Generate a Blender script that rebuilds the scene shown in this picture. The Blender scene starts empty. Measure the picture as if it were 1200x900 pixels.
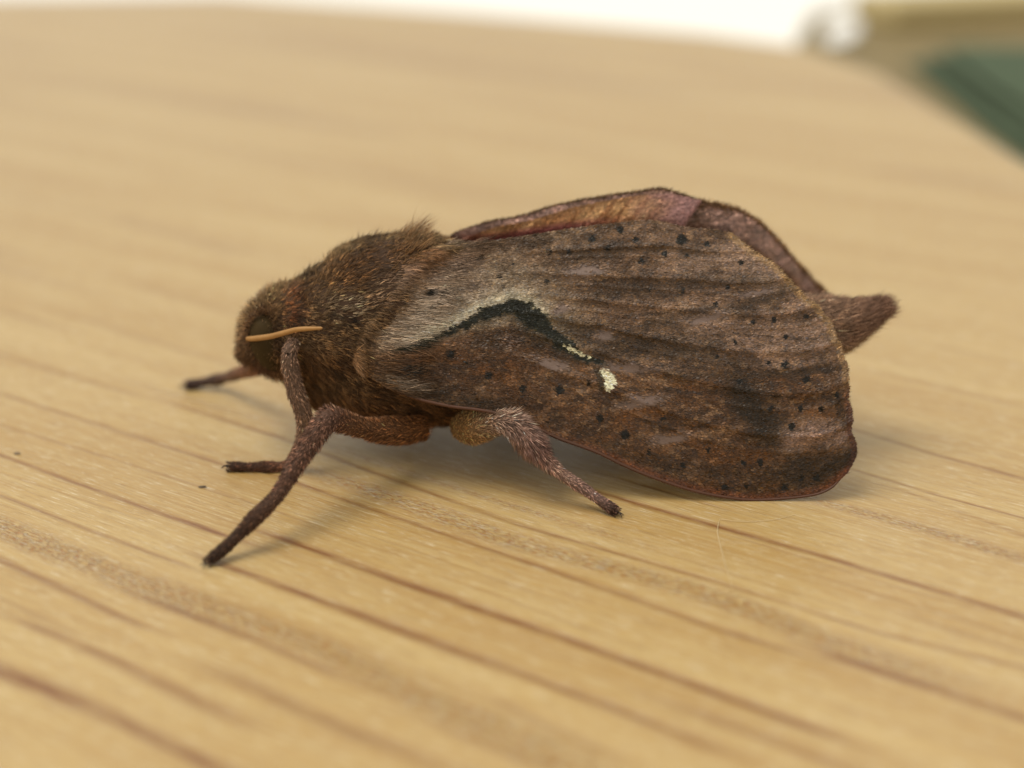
import bpy, bmesh, math, random
import numpy as np
from mathutils import Vector

# ------------------------------------------------------------------ units: millimetres in the code, metres in Blender
MM = 0.001
rng = np.random.default_rng(7)
random.seed(7)
scene = bpy.context.scene

# ------------------------------------------------------------------ camera
PITCH = math.radians(22.6)
CAM = np.array([0.0, -82.0, 41.4])
FPX = 1800.0                      # focal length in pixels of the 1200 px wide photograph
cam_data = bpy.data.cameras.new("camera")
cam_data.sensor_width = 36.0
cam_data.lens = 36.0 * FPX / 1200.0
cam_data.clip_start = 0.005
cam_data.clip_end = 200.0
cam_data.dof.use_dof = True
cam_data.dof.focus_distance = 90.3 * MM
cam_data.dof.aperture_fstop = 19.0
cam = bpy.data.objects.new("camera", cam_data)
cam.location = CAM * MM
cam.rotation_euler = (math.pi / 2 - PITCH, 0, 0)
scene.collection.objects.link(cam)
scene.camera = cam

# ------------------------------------------------------------------ light: bright even daylight all round + soft light from upper left
world = bpy.data.worlds.new("World")
scene.world = world
world.use_nodes = True
bg = world.node_tree.nodes["Background"]
bg.inputs[0].default_value = (1.0, 0.955, 0.845, 1)
bg.inputs[1].default_value = 0.70
sun_data = bpy.data.lights.new("soft_window_light", 'SUN')
sun_data.energy = 1.95
sun_data.angle = math.radians(34)
sun_data.color = (1.0, 0.95, 0.85)
sun = bpy.data.objects.new("soft_window_light", sun_data)
sun.rotation_euler = Vector((-2.6, 0.2, 6.2)).to_track_quat('Z', 'Y').to_euler()
scene.collection.objects.link(sun)

vs = scene.view_settings
vs.view_transform = 'Standard'
vs.look = 'None'
vs.exposure = 0.08
vs.gamma = 1.0
vs.use_curve_mapping = False
scene.render.engine = 'CYCLES'
scene.cycles.use_denoising = True
scene.cycles.max_bounces = 8

# ------------------------------------------------------------------ camera maths
CP, SP = math.cos(PITCH), math.sin(PITCH)
FWD = np.array([0, CP, -SP]); UPV = np.array([0, SP, CP])


def ray(px, py):
    return FWD + np.array([1.0, 0, 0]) * ((px - 600) / FPX) + UPV * ((450 - py) / FPX)


def at_y(px, py, Y):
    d = ray(px, py); t = (Y - CAM[1]) / d[1]
    return CAM + d * t


def at_z(px, py, z=0.0):
    d = ray(px, py); t = (z - CAM[2]) / d[2]
    return CAM + d * t


def project(p):
    q = np.asarray(p) - CAM
    depth = q @ FWD
    return np.stack([600 + FPX * q[..., 0] / depth, 450 - FPX * (q @ UPV) / depth], -1)


def px_per_mm(p):
    return FPX / float((np.asarray(p) - CAM) @ FWD)


# ------------------------------------------------------------------ noise + colour helpers
def hash2(ix, iy, seed):
    h = (ix.astype(np.int64) * 374761393 + iy.astype(np.int64) * 668265263 + seed * 69069) & 0xFFFFFFFF
    h = ((h ^ (h >> 13)) * 1274126177) & 0xFFFFFFFF
    return ((h ^ (h >> 16)) & 0xFFFF) / 65535.0


def vnoise(x, y, seed=0):
    x = np.asarray(x, float); y = np.asarray(y, float)
    ix = np.floor(x); iy = np.floor(y); fx = x - ix; fy = y - iy
    fx = fx * fx * (3 - 2 * fx); fy = fy * fy * (3 - 2 * fy)
    a = hash2(ix, iy, seed); b = hash2(ix + 1, iy, seed); c = hash2(ix, iy + 1, seed); d = hash2(ix + 1, iy + 1, seed)
    return (a * (1 - fx) + b * fx) * (1 - fy) + (c * (1 - fx) + d * fx) * fy


def fbm(x, y, seed=0, octv=4):
    s = 0; a = 0.5; t = 0
    for k in range(octv):
        s = s + a * vnoise(x * 2 ** k, y * 2 ** k, seed + k * 17); t += a; a *= 0.5
    return s / t


def sm(a, b, x):
    t = np.clip((np.asarray(x, float) - a) / (b - a), 0, 1)
    return t * t * (3 - 2 * t)


def lin(c):
    c = np.asarray(c, float) / 255.0
    return np.where(c <= 0.04045, c / 12.92, ((c + 0.055) / 1.055) ** 2.4)


def seg_dist(px, py, pts):
    """distance to a polyline and the parameter along it (0..1)"""
    best = np.full(np.shape(px), 1e9); par = np.zeros(np.shape(px)); n = len(pts) - 1
    for i in range(n):
        ax, ay = pts[i]; bx, by = pts[i + 1]
        dx, dy = bx - ax, by - ay
        t = np.clip(((px - ax) * dx + (py - ay) * dy) / (dx * dx + dy * dy), 0, 1)
        d = np.hypot(px - ax - t * dx, py - ay - t * dy)
        m = d < best
        best = np.where(m, d, best); par = np.where(m, (i + t) / n, par)
    return best, par


def spline(pts, n=200):
    """Catmull-Rom through the points, resampled evenly by arc length"""
    p = np.asarray(pts, float)
    p = np.vstack([2 * p[0] - p[1], p, 2 * p[-1] - p[-2]])
    out = []
    for i in range(1, len(p) - 2):
        t = np.linspace(0, 1, 24, endpoint=False)[:, None]
        p0, p1, p2, p3 = p[i - 1], p[i], p[i + 1], p[i + 2]
        out.append(0.5 * ((2 * p1) + (-p0 + p2) * t + (2 * p0 - 5 * p1 + 4 * p2 - p3) * t ** 2 + (-p0 + 3 * p1 - 3 * p2 + p3) * t ** 3))
    out = np.vstack(out + [p[-2][None]])
    d = np.r_[0, np.cumsum(np.linalg.norm(np.diff(out, axis=0), axis=1))]
    q = np.linspace(0, d[-1], n)
    return np.stack([np.interp(q, d, out[:, k]) for k in range(out.shape[1])], -1)


def along(curve, t):
    x = np.clip(t, 0, 1) * (len(curve) - 1)
    return np.stack([np.interp(x, np.arange(len(curve)), curve[:, k]) for k in range(curve.shape[1])], -1)


def norm(v):
    return v / np.maximum(np.linalg.norm(v, axis=-1, keepdims=True), 1e-9)


# ------------------------------------------------------------------ object helpers
def mesh_obj(name, verts, faces, mat, parent=None, base=(0, 0, 0), colors=None, smooth=True, kind=None, attrs=None):
    """verts (n,3) in mm; faces: list of tuples, or a list of int arrays (m,k) of equal-size faces"""
    v = (np.asarray(verts, float) - np.asarray(base)) * MM
    me = bpy.data.meshes.new(name)
    if isinstance(faces, list) and len(faces) and isinstance(faces[0], np.ndarray):
        loops = np.concatenate([f.ravel() for f in faces]).astype(np.int32)
        sizes = np.concatenate([np.full(len(f), f.shape[1], np.int32) for f in faces])
        starts = np.r_[0, np.cumsum(sizes)[:-1]].astype(np.int32)
        me.vertices.add(len(v)); me.vertices.foreach_set("co", v.astype(np.float32).ravel())
        me.loops.add(len(loops)); me.loops.foreach_set("vertex_index", loops)
        me.polygons.add(len(sizes)); me.polygons.foreach_set("loop_start", starts); me.polygons.foreach_set("loop_total", sizes)
        me.update(calc_edges=True); me.validate()
    else:
        me.from_pydata([tuple(x) for x in v], [], [tuple(f) for f in faces]); me.update()
    if smooth:
        me.polygons.foreach_set("use_smooth", np.ones(len(me.polygons), bool))
    if colors is not None:
        a = me.attributes.new("col", 'FLOAT_COLOR', 'POINT')
        c = np.ones((len(v), 4), np.float32); c[:, :3] = colors
        a.data.foreach_set("color", c.ravel())
    for k, val in (attrs or {}).items():
        a = me.attributes.new(k, 'FLOAT', 'POINT'); a.data.foreach_set("value", np.asarray(val, np.float32))
    me.materials.append(mat)
    o = bpy.data.objects.new(name, me)
    scene.collection.objects.link(o)
    if parent is not None:
        o.parent = parent
    if kind:
        o["kind"] = kind
    return o


def tag(o, label, cat, group=None):
    o["label"] = label; o["category"] = cat
    if group:
        o["group"] = group


def grid_faces(nu, nv, wrap_v=False):
    i, j = np.meshgrid(np.arange(nu - 1), np.arange(nv if wrap_v else nv - 1), indexing='ij')
    j2 = (j + 1) % nv
    return np.stack([i * nv + j, (i + 1) * nv + j, (i + 1) * nv + j2, i * nv + j2], -1).reshape(-1, 4)


# ------------------------------------------------------------------ materials
def new_mat(name):
    m = bpy.data.materials.new(name); m.use_nodes = True
    nt = m.node_tree
    return m, nt, nt.nodes["Principled BSDF"]


def attr_mat(name, rough, spec=0.5, noise_scale=0, sheen=0.0, bump=0.0, coat=0.0):
    """colour from the mesh's own pattern attribute"""
    m, nt, b = new_mat(name)
    a = nt.nodes.new("ShaderNodeAttribute"); a.attribute_name = "col"
    nt.links.new(a.outputs["Color"], b.inputs["Base Color"])
    b.inputs["Roughness"].default_value = rough
    b.inputs["Specular IOR Level"].default_value = spec
    b.inputs["Sheen Weight"].default_value = sheen
    b.inputs["Coat Weight"].default_value = coat
    if bump:
        tc = nt.nodes.new("ShaderNodeTexCoord"); n = nt.nodes.new("ShaderNodeTexNoise"); bp = nt.nodes.new("ShaderNodeBump")
        n.inputs["Scale"].default_value = noise_scale; n.inputs["Detail"].default_value = 4
        bp.inputs["Distance"].default_value = bump * MM; bp.inputs["Strength"].default_value = 1
        nt.links.new(tc.outputs["Object"], n.inputs["Vector"]); nt.links.new(n.outputs["Fac"], bp.inputs["Height"])
        nt.links.new(bp.outputs["Normal"], b.inputs["Normal"])
    return m


def flat_mat(name, c1, c2, scale, rough, spec=0.5, bump=0.0):
    m, nt, b = new_mat(name)
    tc = nt.nodes.new("ShaderNodeTexCoord"); n = nt.nodes.new("ShaderNodeTexNoise"); mx = nt.nodes.new("ShaderNodeMix")
    mx.data_type = 'RGBA'
    n.inputs["Scale"].default_value = scale; n.inputs["Detail"].default_value = 5
    mx.inputs["A"].default_value = (*c1, 1); mx.inputs["B"].default_value = (*c2, 1)
    nt.links.new(tc.outputs["Object"], n.inputs["Vector"]); nt.links.new(n.outputs["Fac"], mx.inputs["Factor"])
    nt.links.new(mx.outputs["Result"], b.inputs["Base Color"])
    b.inputs["Roughness"].default_value = rough; b.inputs["Specular IOR Level"].default_value = spec
    if bump:
        bp = nt.nodes.new("ShaderNodeBump"); bp.inputs["Distance"].default_value = bump * MM
        nt.links.new(n.outputs["Fac"], bp.inputs["Height"]); nt.links.new(bp.outputs["Normal"], b.inputs["Normal"])
    return m


M_SCALE = attr_mat("wing_scale", 0.40, 0.30)
M_MEMB = attr_mat("wing_membrane", 0.5, 0.4, 9000, bump=0.03)
M_FUR = attr_mat("fur", 0.45, 0.30)
M_SKIN = attr_mat("cuticle", 0.7, 0.2, 6000, bump=0.05)
M_EYE = flat_mat("eye", (0.040, 0.026, 0.011), (0.062, 0.040, 0.016), 1500, 0.55, 0.06, 0.01)
M_ANT = flat_mat("antenna", (0.44, 0.235, 0.08), (0.30, 0.15, 0.045), 2500, 0.55, 0.3, 0.04)
M_CLAW = flat_mat("claw", (0.02, 0.012, 0.008), (0.04, 0.02, 0.012), 2000, 0.4)
M_COSTA = flat_mat("costal_vein", (0.11, 0.040, 0.020), (0.065, 0.030, 0.016), 1200, 0.5, 0.4, 0.02)


def wood_material():
    m, nt, b = new_mat("honey_wood")
    N, L = nt.nodes, nt.links

    def mth(op, a, bb=None, clamp=False):
        n = N.new("ShaderNodeMath"); n.operation = op; n.use_clamp = clamp
        for i, x in enumerate((a, bb)):
            if x is None: continue
            if isinstance(x, (int, float)): n.inputs[i].default_value = x
            else: L.new(x, n.inputs[i])
        return n.outputs[0]

    def noise(sx, sy, detail=3, rough=0.55, off=0.0):
        mp = N.new("ShaderNodeMapping"); mp.inputs["Scale"].default_value = (1000 * sx, 1000 * sy, 1)
        mp.inputs["Location"].default_value = (off, off * 1.7, 0)
        L.new(tc.outputs["Object"], mp.inputs["Vector"])
        n = N.new("ShaderNodeTexNoise"); n.inputs["Scale"].default_value = 1; n.inputs["Detail"].default_value = detail
        n.inputs["Roughness"].default_value = rough
        L.new(mp.outputs[0], n.inputs["Vector"])
        return n.outputs["Fac"]

    def ramp(f, lo, hi):
        mr = N.new("ShaderNodeMapRange"); mr.interpolation_type = 'SMOOTHSTEP'
        mr.inputs["From Min"].default_value = lo; mr.inputs["From Max"].default_value = hi
        L.new(f, mr.inputs["Value"]); return mr.outputs[0]

    def mix(f, A, B):
        mx = N.new("ShaderNodeMix"); mx.data_type = 'RGBA'
        if isinstance(f, (int, float)): mx.inputs["Factor"].default_value = f
        else: L.new(f, mx.inputs["Factor"])
        for k, x in (("A", A), ("B", B)):
            if isinstance(x, tuple): mx.inputs[k].default_value = (*x, 1)
            else: L.new(x, mx.inputs[k])
        return mx.outputs["Result"]

    def attr(nm):
        a = N.new("ShaderNodeAttribute"); a.attribute_name = nm; return a.outputs["Fac"]

    tc = N.new("ShaderNodeTexCoord")
    streak, band = attr("streak"), attr("band")
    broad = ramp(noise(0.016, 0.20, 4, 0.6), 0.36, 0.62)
    mid = ramp(noise(0.03, 0.9, 4, 0.6, 3.1), 0.3, 0.72)
    fine = noise(0.12, 5.0, 4, 0.65, 7.7)
    fibre = noise(0.45, 16.0, 3, 0.6, 11.3)
    flecks = ramp(noise(0.5, 7.5, 3, 0.6, 21.0), 0.63, 0.74)
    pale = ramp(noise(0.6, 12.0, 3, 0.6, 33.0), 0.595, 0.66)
    col = mix(broad, (0.535, 0.335, 0.118), (0.66, 0.465, 0.20))  # broad wood figure; its pale end also paints in a silky sheen
    col = mix(mth('MULTIPLY', mid, 0.42), col, (0.50, 0.305, 0.105))
    col = mix(mth('MULTIPLY', ramp(fine, 0.45, 0.62), 0.50), col, (0.69, 0.53, 0.27))
    col = mix(mth('MULTIPLY', ramp(fibre, 0.50, 0.64), 0.62), col, (0.41, 0.24, 0.085))
    col = mix(mth('MULTIPLY', flecks, 0.5), col, (0.36, 0.19, 0.065))
    col = mix(mth('MULTIPLY', pale, 0.85), col, (0.86, 0.74, 0.52))  # pale ray flecks, near-white so the colour also stands in for glints
    sp1 = ramp(noise(2.2, 7.5, 4, 0.7, 41.0), 0.50, 0.57)
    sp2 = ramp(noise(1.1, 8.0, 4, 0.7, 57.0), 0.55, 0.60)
    col = mix(mth('MULTIPLY', mth('MULTIPLY', sp1, band), 0.9), col, (0.45, 0.19, 0.042))
    col = mix(mth('MULTIPLY', mth('MULTIPLY', sp2, band), 0.8), col, (0.80, 0.66, 0.47))  # pale flecks of the pore bands, also painted in for sparkle
    brk = ramp(noise(0.35, 3.0, 3, 0.6, 66.0), 0.25, 0.6)
    sf = mth('MULTIPLY', streak, mth('ADD', mth('MULTIPLY', brk, 0.6), 0.4))
    col = mix(sf, col, (0.25, 0.10, 0.03))
    hs = N.new("ShaderNodeHueSaturation"); hs.inputs["Value"].default_value = 0.84; hs.inputs["Saturation"].default_value = 1.04
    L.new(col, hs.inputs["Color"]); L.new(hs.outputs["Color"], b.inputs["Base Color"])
    rgh = mth('ADD', mth('MULTIPLY', fine, 0.2), 0.27)
    rgh = mth('SUBTRACT', rgh, mth('MULTIPLY', band, 0.10))
    L.new(rgh, b.inputs["Roughness"])
    b.inputs["Specular IOR Level"].default_value = 0.42
    b.inputs["Coat Weight"].default_value = 0.45; b.inputs["Coat Roughness"].default_value = 0.24
    h = mth('ADD', mth('MULTIPLY', fibre, 0.9), mth('MULTIPLY', fine, 0.8))
    h = mth('ADD', h, mth('MULTIPLY', mth('MULTIPLY', band, mth('SUBTRACT', sp2, sp1)), 0.55))
    h = mth('SUBTRACT', h, mth('MULTIPLY', flecks, 0.5))
    bp = N.new("ShaderNodeBump"); bp.inputs["Distance"].default_value = 0.045 * MM; bp.inputs["Strength"].default_value = 1
    L.new(h, bp.inputs["Height"]); L.new(bp.outputs["Normal"], b.inputs["Normal"]); L.new(bp.outputs["Normal"], b.inputs["Coat Normal"])
    return m


# ------------------------------------------------------------------ the wooden board (setting)
GD = norm(np.array([3006.0, -1950.0])); GN = np.array([-GD[1], GD[0]])     # along the grain / across it


def sw(px, py):
    p = at_z(px, py, 0.0)[:2]
    return float(p @ GD), float(p @ GN)


STREAKS = [  # polyline in the photograph on the wood, half width in mm, strength
    ([(0, 785), (130, 838), (249, 897)], .42, .95), ([(46, 735), (140, 775), (249, 831)], .34, .6), ([(277, 796), (370, 838), (480, 883)], .36, .55),
    ([(0, 655), (70, 687), (140, 722)], .22, .6), ([(191, 709), (300, 750), (405, 796)], .24, .6), ([(0, 533), (80, 562), (168, 594), (266, 628)], .17, .75),
    ([(266, 663), (380, 705), (500, 750), (600, 786), (700, 822), (800, 862)], .30, .72), ([(332, 631), (460, 678), (600, 727), (780, 790), (950, 852)], .26, .85),
    ([(0, 461), (130, 502), (254, 542)], .17, .6), ([(220, 478), (330, 513), (376, 530), (480, 568), (600, 611), (665, 631), (840, 681), (1030, 741), (1200, 782)], .18, .6),
    ([(347, 565), (470, 608), (600, 652), (695, 685)], .19, .6), ([(725, 695), (830, 733), (940, 767)], .19, .55), ([(0, 580), (95, 617), (202, 657)], .17, .5),
    ([(715, 580), (840, 616), (1000, 662), (1200, 722)], .22, .85), ([(1000, 775), (1100, 808), (1200, 842)], .30, .75), ([(815, 835), (900, 865), (980, 897)], .34, .5),
    ([(990, 500), (1100, 533), (1200, 560)], .16, .7), ([(985, 545), (1100, 580), (1200, 607)], .13, .6), ([(1060, 575), (1200, 628)], .12, .5),
    ([(600, 830), (690, 872)], .34, .4), ([(0, 415), (133, 455)], .16, .5), ([(0, 498), (150, 543), (289, 588)], .12, .4), ([(0, 363), (60, 381)], .3, .35),
    ([(150, 258), (270, 292)], 1.1, .28), ([(1110, 735), (1200, 765)], .16, .4), ([(60, 480), (170, 512)], .09, .35), ([(400, 860), (520, 897)], .3, .35),
    ([(900, 640), (1060, 690), (1180, 722)], .08, .4), ([(300, 590), (420, 636)], .08, .35), ([(470, 640), (640, 700)], .08, .35), ([(20, 560), (140, 600)], .08, .3),
    ([(760, 570), (820, 588)], .10, .6), ([(1050, 440), (1200, 478)], .3, .22), ([(1080, 400), (1200, 428)], .35, .18), ([(150, 330), (330, 384)], .4, .2),
    ([(90, 372), (260, 424)], .3, .22), ([(0, 700), (60, 728)], .2, .3), ([(520, 855), (600, 888)], .3, .3), ([(560, 690), (700, 742)], .09, .3),
    ([(1010, 690), (1200, 748)], .10, .35), ([(820, 660), (1000, 715)], .07, .35), ([(430, 765), (560, 815)], .1, .3),
]
BANDS = [
    ([(-30, 604), (0, 617), (150, 680), (243, 713), (370, 757), (497, 819), (640, 880)], .85, 1.0),
    ([(430, 572), (600, 634), (800, 688), (880, 714), (960, 748), (1060, 780)], .75, 1.0),
    ([(1000, 598), (1100, 625), (1220, 662)], .55, .9), ([(440, 540), (600, 592), (700, 622)], .35, .5), ([(180, 455), (330, 498)], .4, .4),
]


def build_board():
    def axis(lo, hi, f0, f1, fine, coarse):
        return np.r_[np.arange(lo, f0, coarse), np.arange(f0, f1, fine), np.arange(f1, hi + coarse, coarse)]
    S = axis(-330, 330, -62, 62, 1.0, 6.0); W = axis(-200, 300, -42, 46, 0.11, 4.0)
    s, w = np.meshgrid(S, W, indexing='ij'); s = s.ravel(); w = w.ravel()
    wob = (fbm(s * 0.05, w * 0.12, 5, 3) - 0.5) * 0.5
    streak = np.zeros_like(s); band = np.zeros_like(s)
    for dst, lst, isb in ((streak, STREAKS, 0), (band, BANDS, 1)):
        for k, (pts, hw, st) in enumerate(lst):
            q = np.array([sw(*p) for p in pts]); q = q[np.argsort(q[:, 0])]
            fade = 5.0 if not isb else 8.0
            wc = np.interp(s, q[:, 0], q[:, 1]) + wob * (0.35 if isb else 0.5)
            # continue past the ends parallel to the grain
            win = sm(q[0, 0] - fade, q[0, 0] + 1, s) * (1 - sm(q[-1, 0] - 1, q[-1, 0] + fade, s))
            hwv = hw * 1.12 * (0.75 + 0.6 * fbm(s * 0.11 + k * 9.1, s * 0 + k, 30 + k, 3))
            d = (w - wc) / hwv
            prof = np.exp(-np.abs(d) ** 2.2) if not isb else np.exp(-np.abs(d) ** 3)
            val = prof * win * min(1.0, st * 1.18) * (0.65 + 0.7 * fbm(s * 0.2 + 3.3 * k, w * 0.8, 70 + k, 3))
            np.maximum(dst, np.clip(val, 0, 1), out=dst)
    # weaker unlisted grain further out
    far = sm(30, 60, np.hypot(s, w)) * sm(0.60, 0.75, fbm(s * 0.012, w * 0.32, 91, 3)) * 0.35
    streak = np.clip(np.maximum(streak, far), 0, 1)
    z = -0.05 * streak - 0.012 * band * fbm(s * 1.0, w * 3, 55, 2)
    v = np.stack([s, w, z], -1)
    ang = math.atan2(GD[1], GD[0])
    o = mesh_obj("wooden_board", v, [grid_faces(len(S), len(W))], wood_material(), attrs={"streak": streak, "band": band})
    # clip to the board's outline and give it its thickness
    outline = [(-230, 178), (-92, 195), (-52, 198), (-8, 178), (30, 158), (43, 147), (50, 128), (55, 79), (60, -20), (58, -150), (-230, -150)]
    poly = [Vector((np.array(p) @ GD, np.array(p) @ GN, 0)) * MM for p in outline]
    bm = bmesh.new(); bm.from_mesh(o.data)
    cen = Vector((0, 0, 0))
    for i in range(len(poly)):
        a, c = poly[i], poly[(i + 1) % len(poly)]
        d = c - a; n = Vector((d.y, -d.x, 0)).normalized()
        if (cen - a).dot(n) > 0: n = -n
        bmesh.ops.bisect_plane(bm, geom=bm.verts[:] + bm.edges[:] + bm.faces[:], plane_co=a, plane_no=n, clear_outer=True, dist=1e-7)
    be = [e for e in bm.edges if e.is_boundary]
    r = bmesh.ops.extrude_edge_only(bm, edges=be)
    nv = [g for g in r["geom"] if isinstance(g, bmesh.types.BMVert)]
    for x in nv: x.co.z = -17.5 * MM
    ne = [g for g in r["geom"] if isinstance(g, bmesh.types.BMEdge)]
    for f in [g for g in r["geom"] if isinstance(g, bmesh.types.BMFace)]: f.smooth = False
    bmesh.ops.recalc_face_normals(bm, faces=bm.faces[:])
    bm.to_mesh(o.data); bm.free()
    o.rotation_euler = (0, 0, ang)
    o["kind"] = "structure"
    return o


build_board()

# ------------------------------------------------------------------ what lies beyond the board (far out of focus)
def prism(name, outline, z0, z1, mat, bevel=1.5, **kw):
    bm = bmesh.new()
    vs_ = [bm.verts.new((x * MM, y * MM, z0 * MM)) for x, y in outline]
    f = bm.faces.new(vs_)
    r = bmesh.ops.extrude_face_region(bm, geom=[f])
    for g in r["geom"]:
        if isinstance(g, bmesh.types.BMVert): g.co.z = z1 * MM
    bmesh.ops.recalc_face_normals(bm, faces=bm.faces[:])
    if bevel:
        bmesh.ops.bevel(bm, geom=bm.edges[:], offset=bevel * MM, segments=3, profile=0.6, affect='EDGES')
    me = bpy.data.meshes.new(name); bm.to_mesh(me); bm.free(); me.materials.append(mat)
    o = bpy.data.objects.new(name, me); scene.collection.objects.link(o)
    return o


g = prism("ground", [(-40000, -40000), (40000, -40000), (40000, 40000), (-40000, 40000)], -780, -740,
          flat_mat("pale_paving", (0.86, 0.85, 0.82), (0.90, 0.89, 0.86), 3, 0.8), bevel=0)
g["kind"] = "structure"
t = prism("tabletop", [(-400, -260), (420, -260), (420, 372), (72, 296), (63, 262), (48, 200), (-400, 190)], -42, -18,
          flat_mat("olive_brown_table", (0.17, 0.125, 0.045), (0.24, 0.175, 0.07), 14, 0.6), bevel=3)
t["kind"] = "structure"

bt = prism("wooden_batten", [(86, 270), (190, 300), (186, 318), (80, 287)], -17.9, -12,
           flat_mat("pale_batten", (0.50, 0.40, 0.19), (0.58, 0.47, 0.24), 40, 0.6), bevel=1.5)
tag(bt, "pale yellowish wooden batten lying out of focus near the table's far edge", "batten")


def folded_cloth():
    """a folded teal cloth: three soft rounded layers lying on the table"""
    mat = flat_mat("teal_cloth", (0.060, 0.085, 0.050), (0.085, 0.115, 0.072), 180, 0.9, 0.2, 0.4)
    root = bpy.data.objects.new("folded_cloth", None)
    root.location = (0.130, 0.170, -0.018)
    scene.collection.objects.link(root)
    for k in range(3):
        n = 26
        u, v = np.meshgrid(np.linspace(-1, 1, n), np.linspace(-1, 1, n), indexing='ij')
        e = 1 - np.maximum(np.abs(u), np.abs(v)) ** 8
        hx, hy = 52 - 2.5 * k, 58 - 3 * k
        x = u * hx + 1.6 * fbm(v * 2 + 5, u + k, 9 + k) ; y = v * hy + 1.4 * fbm(u * 2 + 5, v + k, 19 + k)
        zt = 0.15 + 2.2 * k + 2.1 * e + 0.8 * (fbm(u * 2 + 9, v * 2 + 9, k, 3) - 0.5) * e
        zb = 0.1 + 2.2 * k + 0 * e
        V = np.vstack([np.stack([x.ravel(), y.ravel(), zt.ravel()], -1), np.stack([x.ravel(), y.ravel(), zb.ravel()], -1)])
        top = grid_faces(n, n); bot = top[:, ::-1] + n * n
        mesh_obj("cloth_layer", V, [top, bot], mat, parent=root)
    tag(root, "folded teal green cloth lying on the brown table beside the wooden board", "cloth")


folded_cloth()

WHITE = flat_mat("white_highlight", (0.88, 0.88, 0.86), (0.93, 0.92, 0.90), 60, 0.3, 0.5)


def highlight_disc(px, py, r, lab):
    """a white disc added in place of a blurred highlight; raised rim, holes, tilted"""
    rings = [(0, 0.9), (.55 * r, 0.9), (.72 * r, 0.95), (.80 * r, 1.35), (.94 * r, 1.35), (r, 1.0), (r, .3), (.9 * r, 0), (0, 0)]
    k = 40; an = np.arange(k) * 2 * math.pi / k
    V = np.vstack([np.stack([np.cos(an) * max(a, .001), np.sin(an) * max(a, .001), np.full(k, z)], -1) for a, z in rings])
    root = bpy.data.objects.new("highlight_disc", None)
    nrm = Vector((-.42, -.38, .82)).normalized()
    c = at_z(px, py, -18 + r * math.sqrt(1 - nrm.z ** 2) + .1)
    root.location = c * MM; root.rotation_euler = nrm.to_track_quat('Z', 'Y').to_euler()
    scene.collection.objects.link(root)
    mesh_obj("disc", V, [grid_faces(len(rings), k, wrap_v=True)], WHITE, parent=root)
    dark = flat_mat("disc_hole", (.25, .23, .2), (.2, .18, .16), 50, .8)
    for q in range(4):
        a = q * math.pi / 2 + .5
        Vh = np.stack([np.cos(an) * .07 * r + .2 * r * math.cos(a), np.sin(an) * .07 * r + .2 * r * math.sin(a), np.full(k, .93)], -1)
        mesh_obj("hole", Vh, [np.arange(k)[None]], dark, parent=root)
    tag(root, lab, "highlight_disc")


highlight_disc(988, 40, 4.0, "small white disc standing in for a blurred bright highlight in front of the pale batten")  # made-up white disc where a bright glint blurs out

# ------------------------------------------------------------------ the moth
YM = 8.3                                             # its midline
BASE = np.array([0.0, YM, 0.0])
moth = bpy.data.objects.new("moth", None)
moth.location = BASE * MM
scene.collection.objects.link(moth)
tag(moth, "brown furry moth with mottled roof-like wings standing on the pale wooden board", "moth")


def part(name, v, f, mat, parent=None, **kw):
    return mesh_obj(name, v, f, mat, parent=parent or moth, base=BASE, **kw)


# ---- hair: three-sided tapering strands
def strands(name, roots, dirs, length, width, colors, parent, mat=None, curl=None, seg=2):
    n = len(roots)
    length = np.broadcast_to(np.asarray(length, float), (n,))[:, None]; width = np.broadcast_to(np.asarray(width, float), (n,))[:, None]
    d = norm(dirs)
    ref = norm(np.random.default_rng(3).normal(size=(n, 3)))
    a = norm(np.cross(d, ref)); b = np.cross(d, a)
    if curl is None: curl = np.zeros((n, 3))
    rings = []; nr = seg + 1
    for k in range(seg):
        t = k / seg
        c = roots + d * length * t + curl * length * t * t
        r = width * (1.0 if k == 0 else 0.95 - 0.45 * t)
        for q in range(3):
            an = q * 2 * math.pi / 3
            rings.append(c + (a * math.cos(an) + b * math.sin(an)) * r)
    rings.append(roots + d * length + curl * length)
    m = len(rings)
    V = np.stack(rings, 1).reshape(-1, 3)
    o = np.arange(n)[:, None] * m
    quads = []
    for k in range(seg - 1):
        for q in range(3):
            q2 = (q + 1) % 3
            quads.append(np.array([k * 3 + q, k * 3 + q2, (k + 1) * 3 + q2, (k + 1) * 3 + q]))
    tris = [np.array([(seg - 1) * 3 + q, (seg - 1) * 3 + (q + 1) % 3, m - 1]) for q in range(3)]
    F = []
    if quads: F.append((o[:, None, :] + np.array(quads)[None]).reshape(-1, 4))
    F.append((o[:, None, :] + np.array(tris)[None]).reshape(-1, 3))
    C = np.repeat(colors, m, axis=0)
    return part(name, V, F, mat or M_FUR, parent=parent, colors=C, kind="stuff")


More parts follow.
